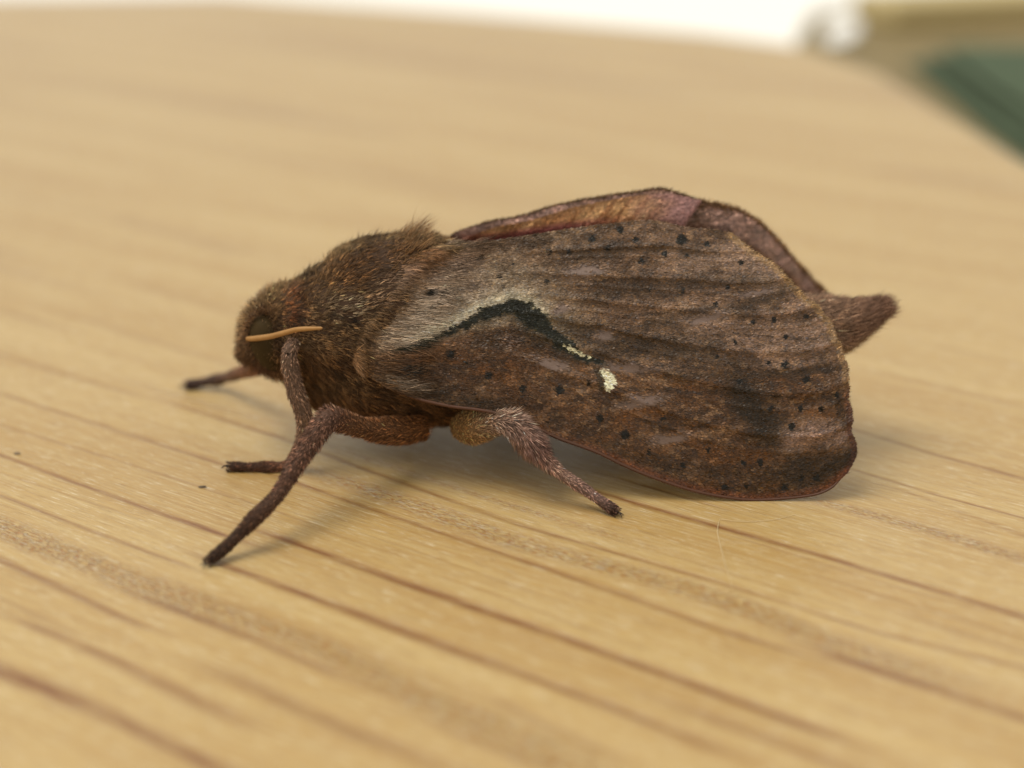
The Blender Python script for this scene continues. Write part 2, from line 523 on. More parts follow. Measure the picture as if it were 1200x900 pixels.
# ---- scales: little curved shields
def scales(name, P, D, Nn, L, W, tilt, colors, parent):
    n = len(P)
    D = norm(D - Nn * np.sum(D * Nn, -1, keepdims=True)); S = np.cross(Nn, D)
    ct, st = np.cos(tilt)[:, None], np.sin(tilt)[:, None]
    roll = np.random.default_rng(5).normal(0, 0.22, n)[:, None]
    D2 = D * ct + Nn * st; N2 = Nn * ct - D * st
    S2 = S * np.cos(roll) + N2 * np.sin(roll); N3 = np.cross(D2, S2)
    L = L[:, None]; W = W[:, None]
    lay = [(0, .28, 0), (0, -.28, 0), (.45, -.5, .05), (.45, .5, .05), (.88, -.36, .03), (.88, .36, .03), (1.0, 0, -.02)]
    V = np.stack([P + D2 * L * a + S2 * W * b + N3 * L * c for a, b, c in lay], 1).reshape(-1, 3)
    o = np.arange(n)[:, None, None] * 7
    q = (o + np.array([[0, 1, 2, 3], [3, 2, 4, 5]])[None]).reshape(-1, 4); t3 = (o + np.array([[5, 4, 6]])[None]).reshape(-1, 3)
    return part(name, V, [q, t3], M_SCALE, parent=parent, colors=np.repeat(colors, 7, axis=0), kind="stuff")


# ---- wings: surfaces of a roof, Y as a function of height
def ysurf(z, x=0.0):
    return -0.6 + 0.25 * z + 0.017 * z * z


def yfar(x, z, off=0.0):
    """far slope of the roof; above the near ridge its edge flares outward"""
    zr = np.interp(x, RIDGE[:, 0], RIDGE[:, 1]) - 1.1
    h = np.maximum(0, z - zr)
    return 2 * YM - ysurf(z) - off + 1.25 * h * h / (h + 0.5)


def on_roof(px, py, off=0.0, far=False, steps=60):
    """where the sight line meets the near (or far) slope of the roof"""
    Y = YM
    for _ in range(steps):
        p = at_y(px, py, Y)
        Yn = ysurf(p[2]) + off
        if far: Yn = float(yfar(p[0], p[2], off))
        Y = 0.6 * Y + 0.4 * Yn
    return at_y(px, py, Y)


def coons(T, B, L, R, u, v):
    u = np.asarray(u); v = np.asarray(v)
    uu, vv = u[..., None], v[..., None]
    p = (1 - vv) * along(T, u) + vv * along(B, u) + (1 - uu) * along(L, v) + uu * along(R, v)
    return p - ((1 - uu) * (1 - vv) * T[0] + uu * (1 - vv) * T[-1] + (1 - uu) * vv * B[0] + uu * vv * B[-1])


N_TOP = [(522, 293), (560, 285), (600, 279), (640, 273), (680, 267), (720, 262), (763, 259), (804, 267), (835, 271), (855, 276)]
N_TERM = [(855, 276), (877, 293), (893, 303), (909, 314), (920, 327), (931, 338), (943, 351), (955, 359), (964, 371), (972, 380), (977, 396), (983, 405), (986, 420), (991, 431), (991, 446), (993, 456), (992, 468), (996, 482), (996, 494), (995, 506), (1000, 519), (1001, 535), (991, 555)]
N_COSTA = [(420, 440), (474, 462), (522, 475), (570, 482), (612, 493), (650, 512), (697, 529), (735, 547), (776, 563), (817, 576), (855, 583), (887, 586), (938, 582), (969, 574), (991, 555)]
N_BASE = [(522, 293), (478, 318), (438, 362), (420, 400), (420, 440)]


def roof_xz(pts, far=False, off=0.0):
    return np.array([[p[0], p[2]] for p in (on_roof(a, b, off, far) for a, b in pts)])


nT, nR, nB, nL = (spline(roof_xz(c)) for c in (N_TOP, N_TERM, N_COSTA, N_BASE))


RIDGE = np.vstack([nT[::10], nR[8:110:8]])


def vein_relief(u, v):
    """shallow pleats that fan from the base to the outer margin"""
    a = 0
    for k, (v0, v1) in enumerate(((.15, .10), (.3, .24), (.42, .38), (.5, .52), (.58, .66), (.68, .8))):
        c = v0 + (v1 - v0) * u
        a = a + .75 * np.exp(-((v - c) / 0.022) ** 2) + .3 * np.exp(-((v - c - .055) / 0.007) ** 2) + .35 * np.exp(-((v - c) / 0.008) ** 2)
    return a * sm(0.15, 0.5, u)


def near_wing(u, v, sink=1.0):
    q = coons(nT, nB, nL, nR, u, v)
    x, z = q[..., 0], q[..., 1]
    y = ysurf(z) - 0.15 * vein_relief(u, v) + 0.35 * (fbm(u * 4 + 2, v * 3 + 1, 44, 3) - 0.5)
    y = y + 0.9 * sm(0.75, 1.0, u) * (u - 0.75) * 2 * sm(0.25, .0, v)          # the rear corner by the ridge bends inward
    y = y + sink * (1.1 * sm(0.13, 0.0, u) + 1.6 * sm(.07, 0, u) * sm(.5, .9, v))                                             # base sinks into the fur
    return np.stack([x, y, z], -1)


def frame(fn, u, v, e=0.004):
    pu = fn(np.clip(u + e, 0, 1), v) - fn(np.clip(u - e, 0, 1), v)
    pv = fn(u, np.clip(v + e, 0, 1)) - fn(u, np.clip(v - e, 0, 1))
    n = norm(np.cross(pu, pv))
    return norm(pu), norm(pv), n


# ---- the pattern of the near forewing, laid out in the coordinates of its own drawing
DOTS = [(527, 415, 5), (572, 440, 4), (612, 455, 4), (655, 457, 5), (611, 399, 3), (726, 270, 4), (693, 280, 4), (798, 281, 6), (643, 295, 3), (666, 296, 3),
        (751, 306, 3), (778, 298, 3), (711, 291, 3), (516, 339, 4), (703, 490, 4), (732, 509, 5), (890, 542, 4), (871, 542, 3), (956, 560, 4), (939, 560, 3),
        (919, 571, 4), (849, 571, 3), (776, 490, 3), (866, 447, 3), (944, 445, 4), (919, 427, 4), (903, 479, 3), (938, 478, 3), (927, 500, 4), (830, 528, 3),
        (874, 570, 2.5), (852, 337, 3), (868, 308, 3), (828, 286, 3), (906, 375, 3), (882, 378, 3), (838, 356, 3), (744, 281, 3), (920, 395, 3), (945, 371, 3),
        (779, 298, 2.5), (804, 300, 2.5), (980, 463, 3), (962, 480, 3), (900, 425, 2.5), (840, 418, 2.5), (690, 450, 2.5), (545, 425, 2.5), (800, 545, 3), (760, 530, 2.5),
        (500, 360, 3), (476, 352, 3), (560, 300, 3), (600, 310, 2.5), (585, 325, 2.5), (488, 430, 6), (640, 330, 2.5), (760, 340, 2), (800, 340, 2.5), (860, 400, 2)]
BARE = [(686, 317, 29, 10, -8), (655, 362, 13, 8, -20), (707, 393, 14, 8, -10), (738, 431, 44, 7, 4), (752, 470, 36, 8, -10), (785, 514, 30, 8, -8), (552, 335, 16, 7, -12),
        (640, 425, 38, 9, 12), (600, 400, 20, 8, 10), (826, 372, 36, 6, -10), (880, 345, 30, 5, -12), (530, 318, 12, 6, -15)]
DARKLINE = [(470, 408), (500, 398), (525, 387), (552, 373), (579, 361), (600, 357), (618, 362), (632, 376), (650, 392), (672, 408), (692, 421), (715, 428)]


def bare_mask(px, py):
    m = np.zeros(np.shape(px))
    wx = px + 8 * (fbm(px * .08, py * .08, 71, 2) - .5); wy = py + 8 * (fbm(px * .08, py * .08, 72, 2) - .5)
    for cx, cy, a, b, deg in BARE:
        c, s = math.cos(math.radians(deg)), math.sin(math.radians(deg))
        x = (wx - cx) * c + (wy - cy) * s; y = -(wx - cx) * s + (wy - cy) * c
        m = np.maximum(m, 1 - sm(0.45, 1.35, np.hypot(x / a, y / b)))
    return m


def wing_pattern(px, py, r=None, scale=True):
    """colour as seen on the wing (sRGB 0..255)"""
    px = np.asarray(px, float); py = np.asarray(py, float); n = len(px)
    def mixc(c, col, m): return c * (1 - m[:, None]) + np.asarray(col, float)[None] * m[:, None]
    c = np.tile(np.array([104., 80., 62.]), (n, 1))
    big = fbm(px * .018, py * .030, 1, 4); med = fbm(px * .032, py * .085 + px * .012, 2, 4); sml = fbm(px * .22, py * .22, 3, 2)
    # lower half warmer and darker, upper rear more mauve
    below, _ = py - np.interp(px, [430, 600, 700, 1000], [410, 375, 430, 438]), 0
    lower = sm(-8, 12, below)
    c = mixc(c, (84, 58, 37), lower * 0.95)
    c = mixc(c, (128, 104, 92), (1 - lower) * sm(690, 900, px) * 0.75)
    c = mixc(c, (124, 103, 92), lower * sm(900, 975, px) * .35)
    # silvery field above the dark mark
    silver = (1 - lower) * (1 - sm(610, 720, px)) * sm(-110, -15, below)
    c = mixc(c, (160, 145, 128), silver * (0.45 + 0.6 * sml))
    c = mixc(c, (172, 152, 146), (1 - lower) * (1 - sm(540, 590, px)) * sm(430, 470, px) * .45 * sm(.35, .6, med))
    top = (1 - lower) * sm(-75, -120, below) * (1 - sm(600, 760, px))
    c = mixc(c, (92, 78, 62), top * .6)
    # mottling
    c = mixc(c, (58, 40, 24), sm(.50, .66, med) * .45)
    c = mixc(c, (52, 36, 20), sm(.52, .66, fbm(px * .09, py * .17, 27, 3)) * .40)
    c = mixc(c, (160, 128, 104), sm(.52, .36, med) * .32 * sm(.3, .6, big))
    c = mixc(c, (176, 146, 118), sm(.60, .72, fbm(px * .13 + 40, py * .2, 28, 3)) * .35)
    c = mixc(c, (170, 154, 136), silver * (0.35 + 0.7 * sml))
    c = mixc(c, (98, 62, 30), lower * sm(.5, .7, fbm(px * .03 + 9, py * .06, 6, 4)) * .6)
    # long dark shades running with the veins
    for pts, w, st in (([(650, 378), (700, 395), (760, 402), (830, 404)], 15, .55), ([(700, 412), (780, 415), (860, 425)], 9, .4), ([(868, 458), (885, 482), (908, 508)], 19, 1.15), ([(870, 470), (895, 500)], 12, .9),
                       ([(700, 345), (800, 330), (900, 330)], 9, .45), ([(760, 380), (850, 365), (920, 345)], 8, .45), ([(780, 440), (880, 440), (985, 432)], 5, .5),
                       ([(930, 552), (975, 548), (1000, 535)], 22, .8), ([(680, 300), (750, 290), (840, 295)], 7, .3), ([(700, 520), (800, 550), (930, 565)], 10, .35),
                       ([(560, 395), (620, 395), (660, 420)], 12, .45), ([(430, 430), (500, 460), (600, 480)], 11, .55), ([(980, 470), (998, 520)], 8, .5)):
        d, t = seg_dist(px, py, pts)
        c = mixc(c, (46, 34, 20), np.clip(np.exp(-(d / w) ** 2) * st * (0.55 + 1.0 * fbm(px * .07, py * .1, 12, 3)), 0, 1))
    d, t = seg_dist(px, py, [(925, 515), (955, 505), (985, 512)])
    c = mixc(c, (158, 130, 120), np.exp(-(d / 15) ** 2) * .75)
    d, t = seg_dist(px, py, [(820, 385), (900, 392), (960, 400)])
    c = mixc(c, (140, 116, 104), np.exp(-(d / 16) ** 2) * .5)
    d, t = seg_dist(px, py, [(800, 305), (860, 300), (900, 330)])
    c = mixc(c, (142, 120, 108), np.exp(-(d / 16) ** 2) * .5)
    # silvery rim over the dark mark, then the dark mark itself
    d, t = seg_dist(px, py + 9, DARKLINE[:8])
    c = mixc(c, (196, 186, 162), np.exp(-(d / (5 + 5 * t)) ** 2) * sm(-.02, .3, t) * .8)
    d, t = seg_dist(px, py, DARKLINE)
    px_, py_ = px + 9 * (fbm(px * .13, py * .13, 81, 3) - .5), py + 9 * (fbm(px * .13, py * .13, 82, 3) - .5)
    d, t = seg_dist(px_, py_, DARKLINE)
    thick = np.interp(t, [0, .25, .45, .58, .68, .85, 1], [1.5, 4, 9, 14, 10, 6, 2]) * (.7 + .6 * fbm(px * .1, py * .1, 14, 2))
    side = np.where(py - np.interp(px, [a for a, b in DARKLINE], [b for a, b in DARKLINE]) > 0, 1.35, .6)
    c = mixc(c, (48, 36, 20), sm(2.3, .9, d / (thick * side)) * .6 * (side > 1))
    c = mixc(c, (27, 27, 14), sm(1.2, .7, d / (thick * side)))
    # silver dashes and the bright spot
    d, t = seg_dist(px, py, [(657, 400), (672, 411), (693, 420)])
    c = mixc(c, (214, 206, 172), sm(3.4, 2.0, d) * sm(.35, .5, fbm(px * .25, py * .25, 88, 2)))
    d, t = seg_dist(px, py, [(469, 440), (482, 447), (498, 450)])
    c = mixc(c, (140, 128, 116), sm(8, 3, d) * .6)
    d, t = seg_dist(px, py, [(708, 437), (716, 445), (713, 453)])
    c = mixc(c, (236, 229, 196), sm(6.6, 5.2, d))
    # dark ring left of the spot
    d, t = seg_dist(px, py, [(699, 434), (704, 446), (704, 456)])
    c = mixc(c, (40, 32, 18), sm(5, 2.5, d) * .7)
    # thin dark lines beside the veins
    for pts in ([(700, 330), (800, 318), (905, 322)], [(690, 352), (800, 345), (930, 342)], [(720, 372), (830, 362), (950, 362)], [(760, 398), (860, 392), (975, 398)], [(720, 425), (850, 435), (990, 434)], [(740, 455), (860, 462), (992, 468)], [(740, 492), (860, 505), (995, 505)], [(640, 300), (720, 288), (850, 285)], [(700, 515), (820, 545), (960, 552)]):
        d, t = seg_dist(px, py + 3 * (fbm(px * .04, py * .04, 15, 2) - .5), pts)
        c = mixc(c, (50, 36, 24), sm(2.6, .8, d) * .5 * sm(.3, .55, fbm(px * .1, py * .05, 16, 2)))
    # peppered black dots
    for x, y, rr in DOTS:
        d = np.hypot(px - x, (py - y) * .9)
        c = mixc(c, (22, 18, 11), sm(rr * 1.2, rr * .8, d))
    # reddish costal edge, pale outer edge
    d, t = seg_dist(px, py, N_COSTA)
    c = mixc(c, (112, 66, 44), sm(11, 3, d) * sm(.25, .5, t) * .7)
    d, t = seg_dist(px, py, N_TERM)
    c = mixc(c, (158, 128, 92), sm(7, 2, d) * (1 - sm(.6, .85, t)) * .7)
    c = mixc(c, (84, 48, 36), sm(7, 2, d) * sm(.6, .75, t) * .5)
    return c


GAIN = 0.93
NU, NV = 300, 150
u, v = np.meshgrid(np.linspace(0, 1, NU), np.linspace(0, 1, NV), indexing='ij')
P = near_wing(u, v); _, _, Nn = frame(near_wing, u, v)
if Nn[NU // 2, NV // 2, 1] > 0: Nn = -Nn
NSIGN = np.sign(float(np.sum(frame(near_wing, np.array([.5]), np.array([.5]))[2] * np.array([0, -1, 0]))))
P2 = P - Nn * 0.12
pf = P.reshape(-1, 3); pix = project(pf)
c = wing_pattern(pix[:, 0], pix[:, 1])
bm_ = bare_mask(pix[:, 0], pix[:, 1])[:, None]
c = c * (1 - bm_ * .8) + np.array([[124, 104, 96]]) * bm_ * .8
c = lin(c) * GAIN * (0.8 + .2 * bm_)
V = np.vstack([pf, P2.reshape(-1, 3)]); C = np.vstack([c, np.tile(lin((140, 100, 85)), (len(pf), 1))])
gf = grid_faces(NU, NV); F = [gf, gf[:, ::-1] + NU * NV]
rim = np.r_[np.arange(NV), (np.arange(1, NU)) * NV + NV - 1, (NU - 1) * NV + np.arange(NV - 2, -1, -1), np.arange(NU - 2, 0, -1) * NV]
r2 = np.roll(rim, -1)
F.append(np.stack([rim, r2, r2 + NU * NV, rim + NU * NV], -1))
fw = part("forewing", V, F, M_MEMB, colors=C)
fw["label"] = "mottled near forewing with dark angled mark and silver spot"

# near forewing scales
n = 120000
su, sv = rng.random(n), rng.random(n)
keep0 = rng.random(n) < (0.55 + .45 * su)
su, sv = su[keep0], sv[keep0]
sp = near_wing(su, sv); du, dv, nn = frame(near_wing, su, sv); nn = nn * NSIGN
pix = project(sp)
bmk = bare_mask(pix[:, 0], pix[:, 1])
keep = rng.random(len(su)) > bmk ** 1.5 * 0.97
su, sv, sp, du, dv, nn, pix = (a[keep] for a in (su, sv, sp, du, dv, nn, pix))
n = len(su)
du_px = project(sp + norm(du) * .2) - pix
jp = pix + du_px * .5 + rng.normal(0, .5, pix.shape)
c = wing_pattern(jp[:, 0], jp[:, 1])
br = np.exp(rng.normal(0, 0.11, n) + .40 * (fbm(pix[:, 0] * .16, pix[:, 1] * .2, 23, 3) - .5))
hue = rng.normal(0, 1, (n, 1)) * np.array([[3, 0, -5]])
tb = bare_mask(jp[:, 0], jp[:, 1])[:, None] * .75
c = c * (1 - tb) + np.array([[128, 107, 98]]) * tb
c = np.clip(c * br[:, None] + hue, 4, 245) * (1 + (np.array([[1.01, .99, .94]]) - 1) * sm(190, 120, c[:, :1]))
d0 = du + dv * rng.normal(0, .22, n)[:, None]
scales("wing_scales", sp + nn * 0.015, d0, nn, rng.uniform(.15, .25, n), rng.uniform(.075, .115, n),
       np.abs(rng.normal(.11, .06, n)), lin(c) * GAIN, fw)

# fringe along the outer margin, fuzz along the ridge edge
n = 5200
fv = rng.random(n); fu = np.full(n, 0.992)
root = near_wing(fu, fv); du, dv, nn = frame(near_wing, fu, fv); nn = nn * NSIGN
root = root - nn * rng.uniform(-.02, .12, n)[:, None]
pix = project(root)
tan = np.array([[166, 134, 94]]); dk = np.array([[84, 54, 40]])
k = sm(.50, .72, fv)[:, None]
c = (tan * (1 - k) + dk * k) * np.exp(rng.normal(0, .2, n))[:, None]
strands("fringe", root, du + dv * rng.normal(0, .3, n)[:, None] - nn * rng.normal(.15, .2, n)[:, None], rng.uniform(.25, .55, n), .022, lin(np.clip(c, 5, 240)) * 1.15, fw)
n = 2600
fu = rng.random(n); fv = np.full(n, .006)
root = near_wing(fu, fv); du, dv, nn = frame(near_wing, fu, fv); nn = nn * NSIGN
c = np.array([[112, 88, 66]]) * np.exp(rng.normal(0, .25, n))[:, None]
strands("ridge_fuzz", root, du - dv * .35 + rng.normal(0, .15, (n, 3)), rng.uniform(.15, .32, n), .02, lin(np.clip(c, 5, 240)), fw)

n = 24000
fu = rng.random(n) ** 1.7 * .36; fv = rng.random(n)
root = near_wing(fu, fv); du, dv, nn = frame(near_wing, fu, fv); nn = nn * NSIGN
pix = project(root)
c = wing_pattern(pix[:, 0], pix[:, 1])
kk = sm(.10, .0, fu)[:, None]
c = (c * 1.1 * (1 - kk) + np.array([[146, 124, 102]]) * kk) * np.exp(rng.normal(0, .22, n))[:, None]
strands("base_hair", root, du + nn * (.22 + .1 * rng.random(n))[:, None] + rng.normal(0, .15, (n, 3)), rng.uniform(.25, .5, n) + .7 * sm(.2, 0, fu), .02, lin(np.clip(c, 5, 240)) * GAIN, fw, curl=-nn * .2)

# ---- far forewing: same roof mirrored, its ridge edge standing above the near one
F_TOP = [(520, 288), (531, 275), (570, 262), (606, 256), (654, 242), (700, 233), (740, 227), (771, 223), (795, 228), (818, 236)]
F_TERM = [(818, 236), (858, 246), (888, 262), (910, 282), (935, 310), (952, 330), (966, 345)]
fT = spline(roof_xz(F_TOP, far=True))
tv = roof_xz(F_TERM, far=True)
low = nR[[120, 150, 175, 199]]
fR = spline(np.vstack([tv, low + np.array([[-.6, 0]])]))
fB = nB.copy(); fB[:, 0] += np.linspace(0, -.6, len(fB))
fB[-1] = fR[-1]
fL = spline(np.vstack([fT[0], [fT[0][0] - 2.2, fT[0][1] - 2.0], nL[120], nB[0]]))
fB[0] = fL[-1]


def far_wing(u, v, off=0.0):
    q = coons(fT, fB, fL, fR, u, v)
    x, z = q[..., 0], q[..., 1]
    y = yfar(x, z, off) - 0.2 * (fbm(u * 4 + 7, v * 4 + 3, 46, 3) - .5) + .08 * vein_relief(u, v)
    return np.stack([x, y, z], -1)


NU, NV = 160, 90
u, v = np.meshgrid(np.linspace(0, 1, NU), np.linspace(0, 1, NV), indexing='ij')
P = far_wing(u, v).reshape(-1, 3); _, _, Nn = frame(far_wing, u, v); Nn = Nn.reshape(-1, 3)
if Nn[len(Nn) // 2, 1] < 0: Nn = -Nn                       # outward = away from the midline
pix = project(P)
uu, vv = u.ravel(), v.ravel()
mot = fbm(pix[:, 0] * .06, pix[:, 1] * .1, 4, 4)[:, None]
under = np.array([[126, 98, 84]]) * (.75 + .5 * mot)
rimm = sm(.05, .0, vv)[:, None]
under = under * (1 - rimm * .6) + np.array([[92, 66, 40]]) * rimm * .6
upper = np.array([[104, 79, 60]]) * (.6 + .8 * mot)
V = np.vstack([P + Nn * .12, P]); C = np.vstack([lin(upper), lin(under) * 1.4])
gf = grid_faces(NU, NV); F = [gf, gf[:, ::-1] + NU * NV]
rim = np.r_[np.arange(NV), (np.arange(1, NU)) * NV + NV - 1, (NU - 1) * NV + np.arange(NV - 2, -1, -1), np.arange(NU - 2, 0, -1) * NV]
r2 = np.roll(rim, -1); F.append(np.stack([rim, r2, r2 + NU * NV, rim + NU * NV], -1))
fw2 = part("forewing", V, F, M_MEMB, colors=C)
fw2["label"] = "far forewing showing its mauve brown underside"
# fur edge of the ridge and the fringe of the rear margin
n = 4200
fu = rng.random(n) ** .9; fv = np.full(n, .004)
root = far_wing(fu, fv); du, dv, nn = frame(far_wing, fu, fv)
c = np.array([[98, 72, 46]]) * np.exp(rng.normal(0, .25, n))[:, None]
strands("ridge_fuzz", root, du * .9 - dv * .45 + rng.normal(0, .18, (n, 3)), rng.uniform(.2, .5, n), .022, lin(np.clip(c, 5, 240)), fw2)
n = 3600
fv = rng.random(n); fu = np.full(n, .995)
root = far_wing(fu, fv); du, dv, nn = frame(far_wing, fu, fv)
c = np.array([[120, 86, 52]]) * np.exp(rng.normal(0, .25, n))[:, None]
strands("fringe", root, du * .6 - dv * .45 + rng.normal(0, .15, (n, 3)), rng.uniform(.3, .6, n), .022, lin(np.clip(c, 5, 240)), fw2)
n = 26000
su, sv = rng.random(n), rng.random(n) ** 1.6
sp = far_wing(su, sv); du, dv, nn = frame(far_wing, su, sv); nn = nn * -np.sign(nn[:, 1:2])
pix = project(sp)
dark_ = np.exp(-((pix[:, 0] - 815) / 16) ** 2) * .55 + .35 * sm(.5, .62, fbm(pix[:, 0] * .03 - pix[:, 1] * .03, (pix[:, 0] + pix[:, 1]) * .09, 5, 3))
c = np.array([[130, 102, 92]]) * (1 - dark_[:, None] * np.array([[.45, .5, .6]])) * np.exp(rng.normal(0, .22, n))[:, None] * (.7 + .6 * fbm(pix[:, 0] * .06, pix[:, 1] * .1, 4, 4))[:, None]
scales("wing_scales", sp + nn * .02, du + dv * rng.normal(0, .25, n)[:, None], nn, rng.uniform(.16, .26, n), rng.uniform(.07, .11, n), np.abs(rng.normal(.12, .08, n)), lin(np.clip(c, 5, 240)) * 1.5, fw2)

# ---- far hindwing, lying inside the far forewing; its tan and pink underside shows under the ridge
H_TOP = [(524, 292), (540, 282), (580, 268), (620, 260), (670, 245), (720, 235), (765, 229), (795, 231), (817, 236)]
H_TERM = [(817, 236), (810, 246), (801, 258), (797, 272)]
OFF = 0.42
hT = spline(roof_xz(H_TOP, True, OFF)); hv = roof_xz(H_TERM, True, OFF)
hR = spline(np.vstack([hv, [hv[-1][0] + .3, 8.5], [hv[-1][0] + .1, 4.0]]))
hL = spline(np.vstack([hT[0], [hT[0][0] - .5, hT[0][1] - 2], [hT[0][0] - .6, 7.2]]))
hB = spline(np.vstack([hL[-1], [hT[0][0] + 5, 5.2], hR[-1]]))


def hind_wing(u, v):
    q = coons(hT, hB, hL, hR, u, v); x, z = q[..., 0], q[..., 1]
    y = yfar(x, z, OFF) - .12 * np.sin(u * 40 + v * 5) * sm(0, .1, v) * .4
    return np.stack([x, y, z], -1)


NU, NV = 140, 60
u, v = np.meshgrid(np.linspace(0, 1, NU), np.linspace(0, 1, NV), indexing='ij')
P = hind_wing(u, v).reshape(-1, 3); _, _, Nn = frame(hind_wing, u, v); Nn = Nn.reshape(-1, 3)
if Nn[len(Nn) // 2, 1] < 0: Nn = -Nn


def hind_color(px, py, seed=0):
    topy = np.interp(px, [a for a, b in H_TOP], [b for a, b in H_TOP]); dep = py - topy
    c = np.tile(np.array([182., 140., 96.]), (len(px), 1))
    def mixc(c, col, m): return c * (1 - m[:, None]) + np.asarray(col, float)[None] * m[:, None]
    st = fbm((px + py * .8) * .16, py * .05, 8, 3)
    c = mixc(c, (140, 92, 56), sm(.45, .65, st) * .7)
    c = mixc(c, (112, 78, 48), sm(9, 0, dep) * .7)
    lowy = np.interp(px, [a for a, b in N_TOP], [b for a, b in N_TOP])
    c = mixc(c, (164, 100, 98), sm(11, 2, lowy - py) * sm(760, 640, px) * .95)
    c = mixc(c, (150, 112, 108), sm(720, 800, px + 30 * (fbm(px * .08, py * .1, 9, 3) - .5)))
    c = mixc(c, (158, 104, 96), sm(580, 530, px) * .6)
    return c


pix = project(P); c = lin(hind_color(pix[:, 0], pix[:, 1])) * 1.15
V = np.vstack([P + Nn * .1, P]); C = np.vstack([c, c])
gf = grid_faces(NU, NV); F = [gf, gf[:, ::-1] + NU * NV]
rim = np.r_[np.arange(NV), (np.arange(1, NU)) * NV + NV - 1, (NU - 1) * NV + np.arange(NV - 2, -1, -1), np.arange(NU - 2, 0, -1) * NV]
r2 = np.roll(rim, -1); F.append(np.stack([rim, r2, r2 + NU * NV, rim + NU * NV], -1))
hw = part("hindwing", V, F, M_MEMB, colors=C)
hw["label"] = "far hindwing with tan and pink underside"
n = 26000
su, sv = rng.random(n), rng.random(n) * .45
sp = hind_wing(su, sv); du, dv, nn = frame(hind_wing, su, sv); nn = nn * -np.sign(nn[:, 1:2])
pix = project(sp); c = hind_color(pix[:, 0], pix[:, 1]) * np.exp(rng.normal(0, .16, n))[:, None]
scales("wing_scales", sp + nn * .02, du * .8 - dv * .5, nn, rng.uniform(.2, .34, n), rng.uniform(.05, .085, n), np.abs(rng.normal(.10, .08, n)), lin(np.clip(c, 5, 245)) * 1.3, hw)
n = 900
fv = rng.random(n) * .3; fu = np.full(n, .99); root = hind_wing(fu, fv); du, dv, nn = frame(hind_wing, fu, fv)
c = np.array([[176, 128, 120]]) * np.exp(rng.normal(0, .15, n))[:, None]
strands("fringe", root, du * .9 - dv * .3 + rng.normal(0, .15, (n, 3)), rng.uniform(.3, .6, n), .022, lin(np.clip(c, 5, 240)), hw)


# ---- tubes
def tube(points, radii, nseg=60, sides=14, flat=None, ripple=0.0, seed=0):
    path = spline(points, nseg); rr = np.interp(np.linspace(0, 1, nseg), np.linspace(0, 1, len(radii)), radii) if not callable(radii) else radii(np.linspace(0, 1, nseg))
    if ripple: rr = rr * (1 + ripple * np.sin(np.linspace(0, 34, nseg)) * sm(.5, .7, np.linspace(0, 1, nseg)))
    tg = norm(np.gradient(path, axis=0)); up = np.array([0.13, 0.41, 0.9])
    a = norm(np.cross(tg, up)); b = np.cross(tg, a)
    an = np.arange(sides) * 2 * math.pi / sides
    ends = np.ones(nseg); ends[0] = .3; ends[1] = .8; ends[-1] = .3; ends[-2] = .8
    V = path[:, None] + (a[:, None] * np.cos(an)[None, :, None] + b[:, None] * np.sin(an)[None, :, None]) * (rr * ends)[:, None, None]
    V = V.reshape(-1, 3)
    F = [grid_faces(nseg, sides, wrap_v=True)]
    V = np.vstack([V, path[0] - tg[0] * rr[0] * .1, path[-1] + tg[-1] * rr[-1] * .1]); k = len(V)
    i = np.arange(sides); j = (i + 1) % sides
    F.append(np.stack([j, i, np.full(sides, k - 2)], -1)); F.append(np.stack([(nseg - 1) * sides + i, (nseg - 1) * sides + j, np.full(sides, k - 1)], -1))
    return V, F, path, rr, tg, a, b


# costal edge of the near wing: a reddish rib
cu = np.linspace(0.0, .985, 40); cp = near_wing(cu, np.full(40, .999)) + np.array([[0, -.05, -.02]])
V, F, *_ = tube(cp, [.09, .10, .10, .10, .10, .09, .07], 120, 8)
part("costal_vein", V, F, M_COSTA, parent=fw)

# ---- body: head, thorax and abdomen as one lofted surface
ST = [  # photo x, top y, bottom y of the silhouette, half width in mm
    (283.5, 385, 412, .7), (288, 376, 422, 1.3), (297, 364, 432, 1.9), (312, 350, 440, 2.4), (335, 333, 450, 3.0), (360, 315, 470, 3.8), (392, 297, 491, 4.5),
    (430, 284, 500, 4.9), (468, 275, 503, 5.0), (498, 279, 505, 4.8), (530, 300, 500, 4.4), (570, 318, 490, 3.9), (640, 332, 474, 3.5), (740, 336, 462, 3.2),
    (850, 340, 446, 2.8), (925, 346, 428, 2.3), (965, 347, 420, 2.1), (988, 349, 409, 1.7), (1008, 350, 394, 1.3), (1024, 350, 380, .95), (1034, 350, 372, .75)]


def spine():
    C_, A_, B_ = [], [], []
    for x, ty, by, hwd in ST:
        p = at_y(x, (ty + by) / 2, YM); k = px_per_mm(p)
        H = (by - ty) / 2 / k; e = math.radians(20)
        A_.append(math.sqrt(max(H * H - (hwd * math.sin(e)) ** 2, (.6 * H) ** 2)) / math.cos(e)); B_.append(hwd); C_.append(p)
    return np.array(C_), np.array(A_), np.array(B_)


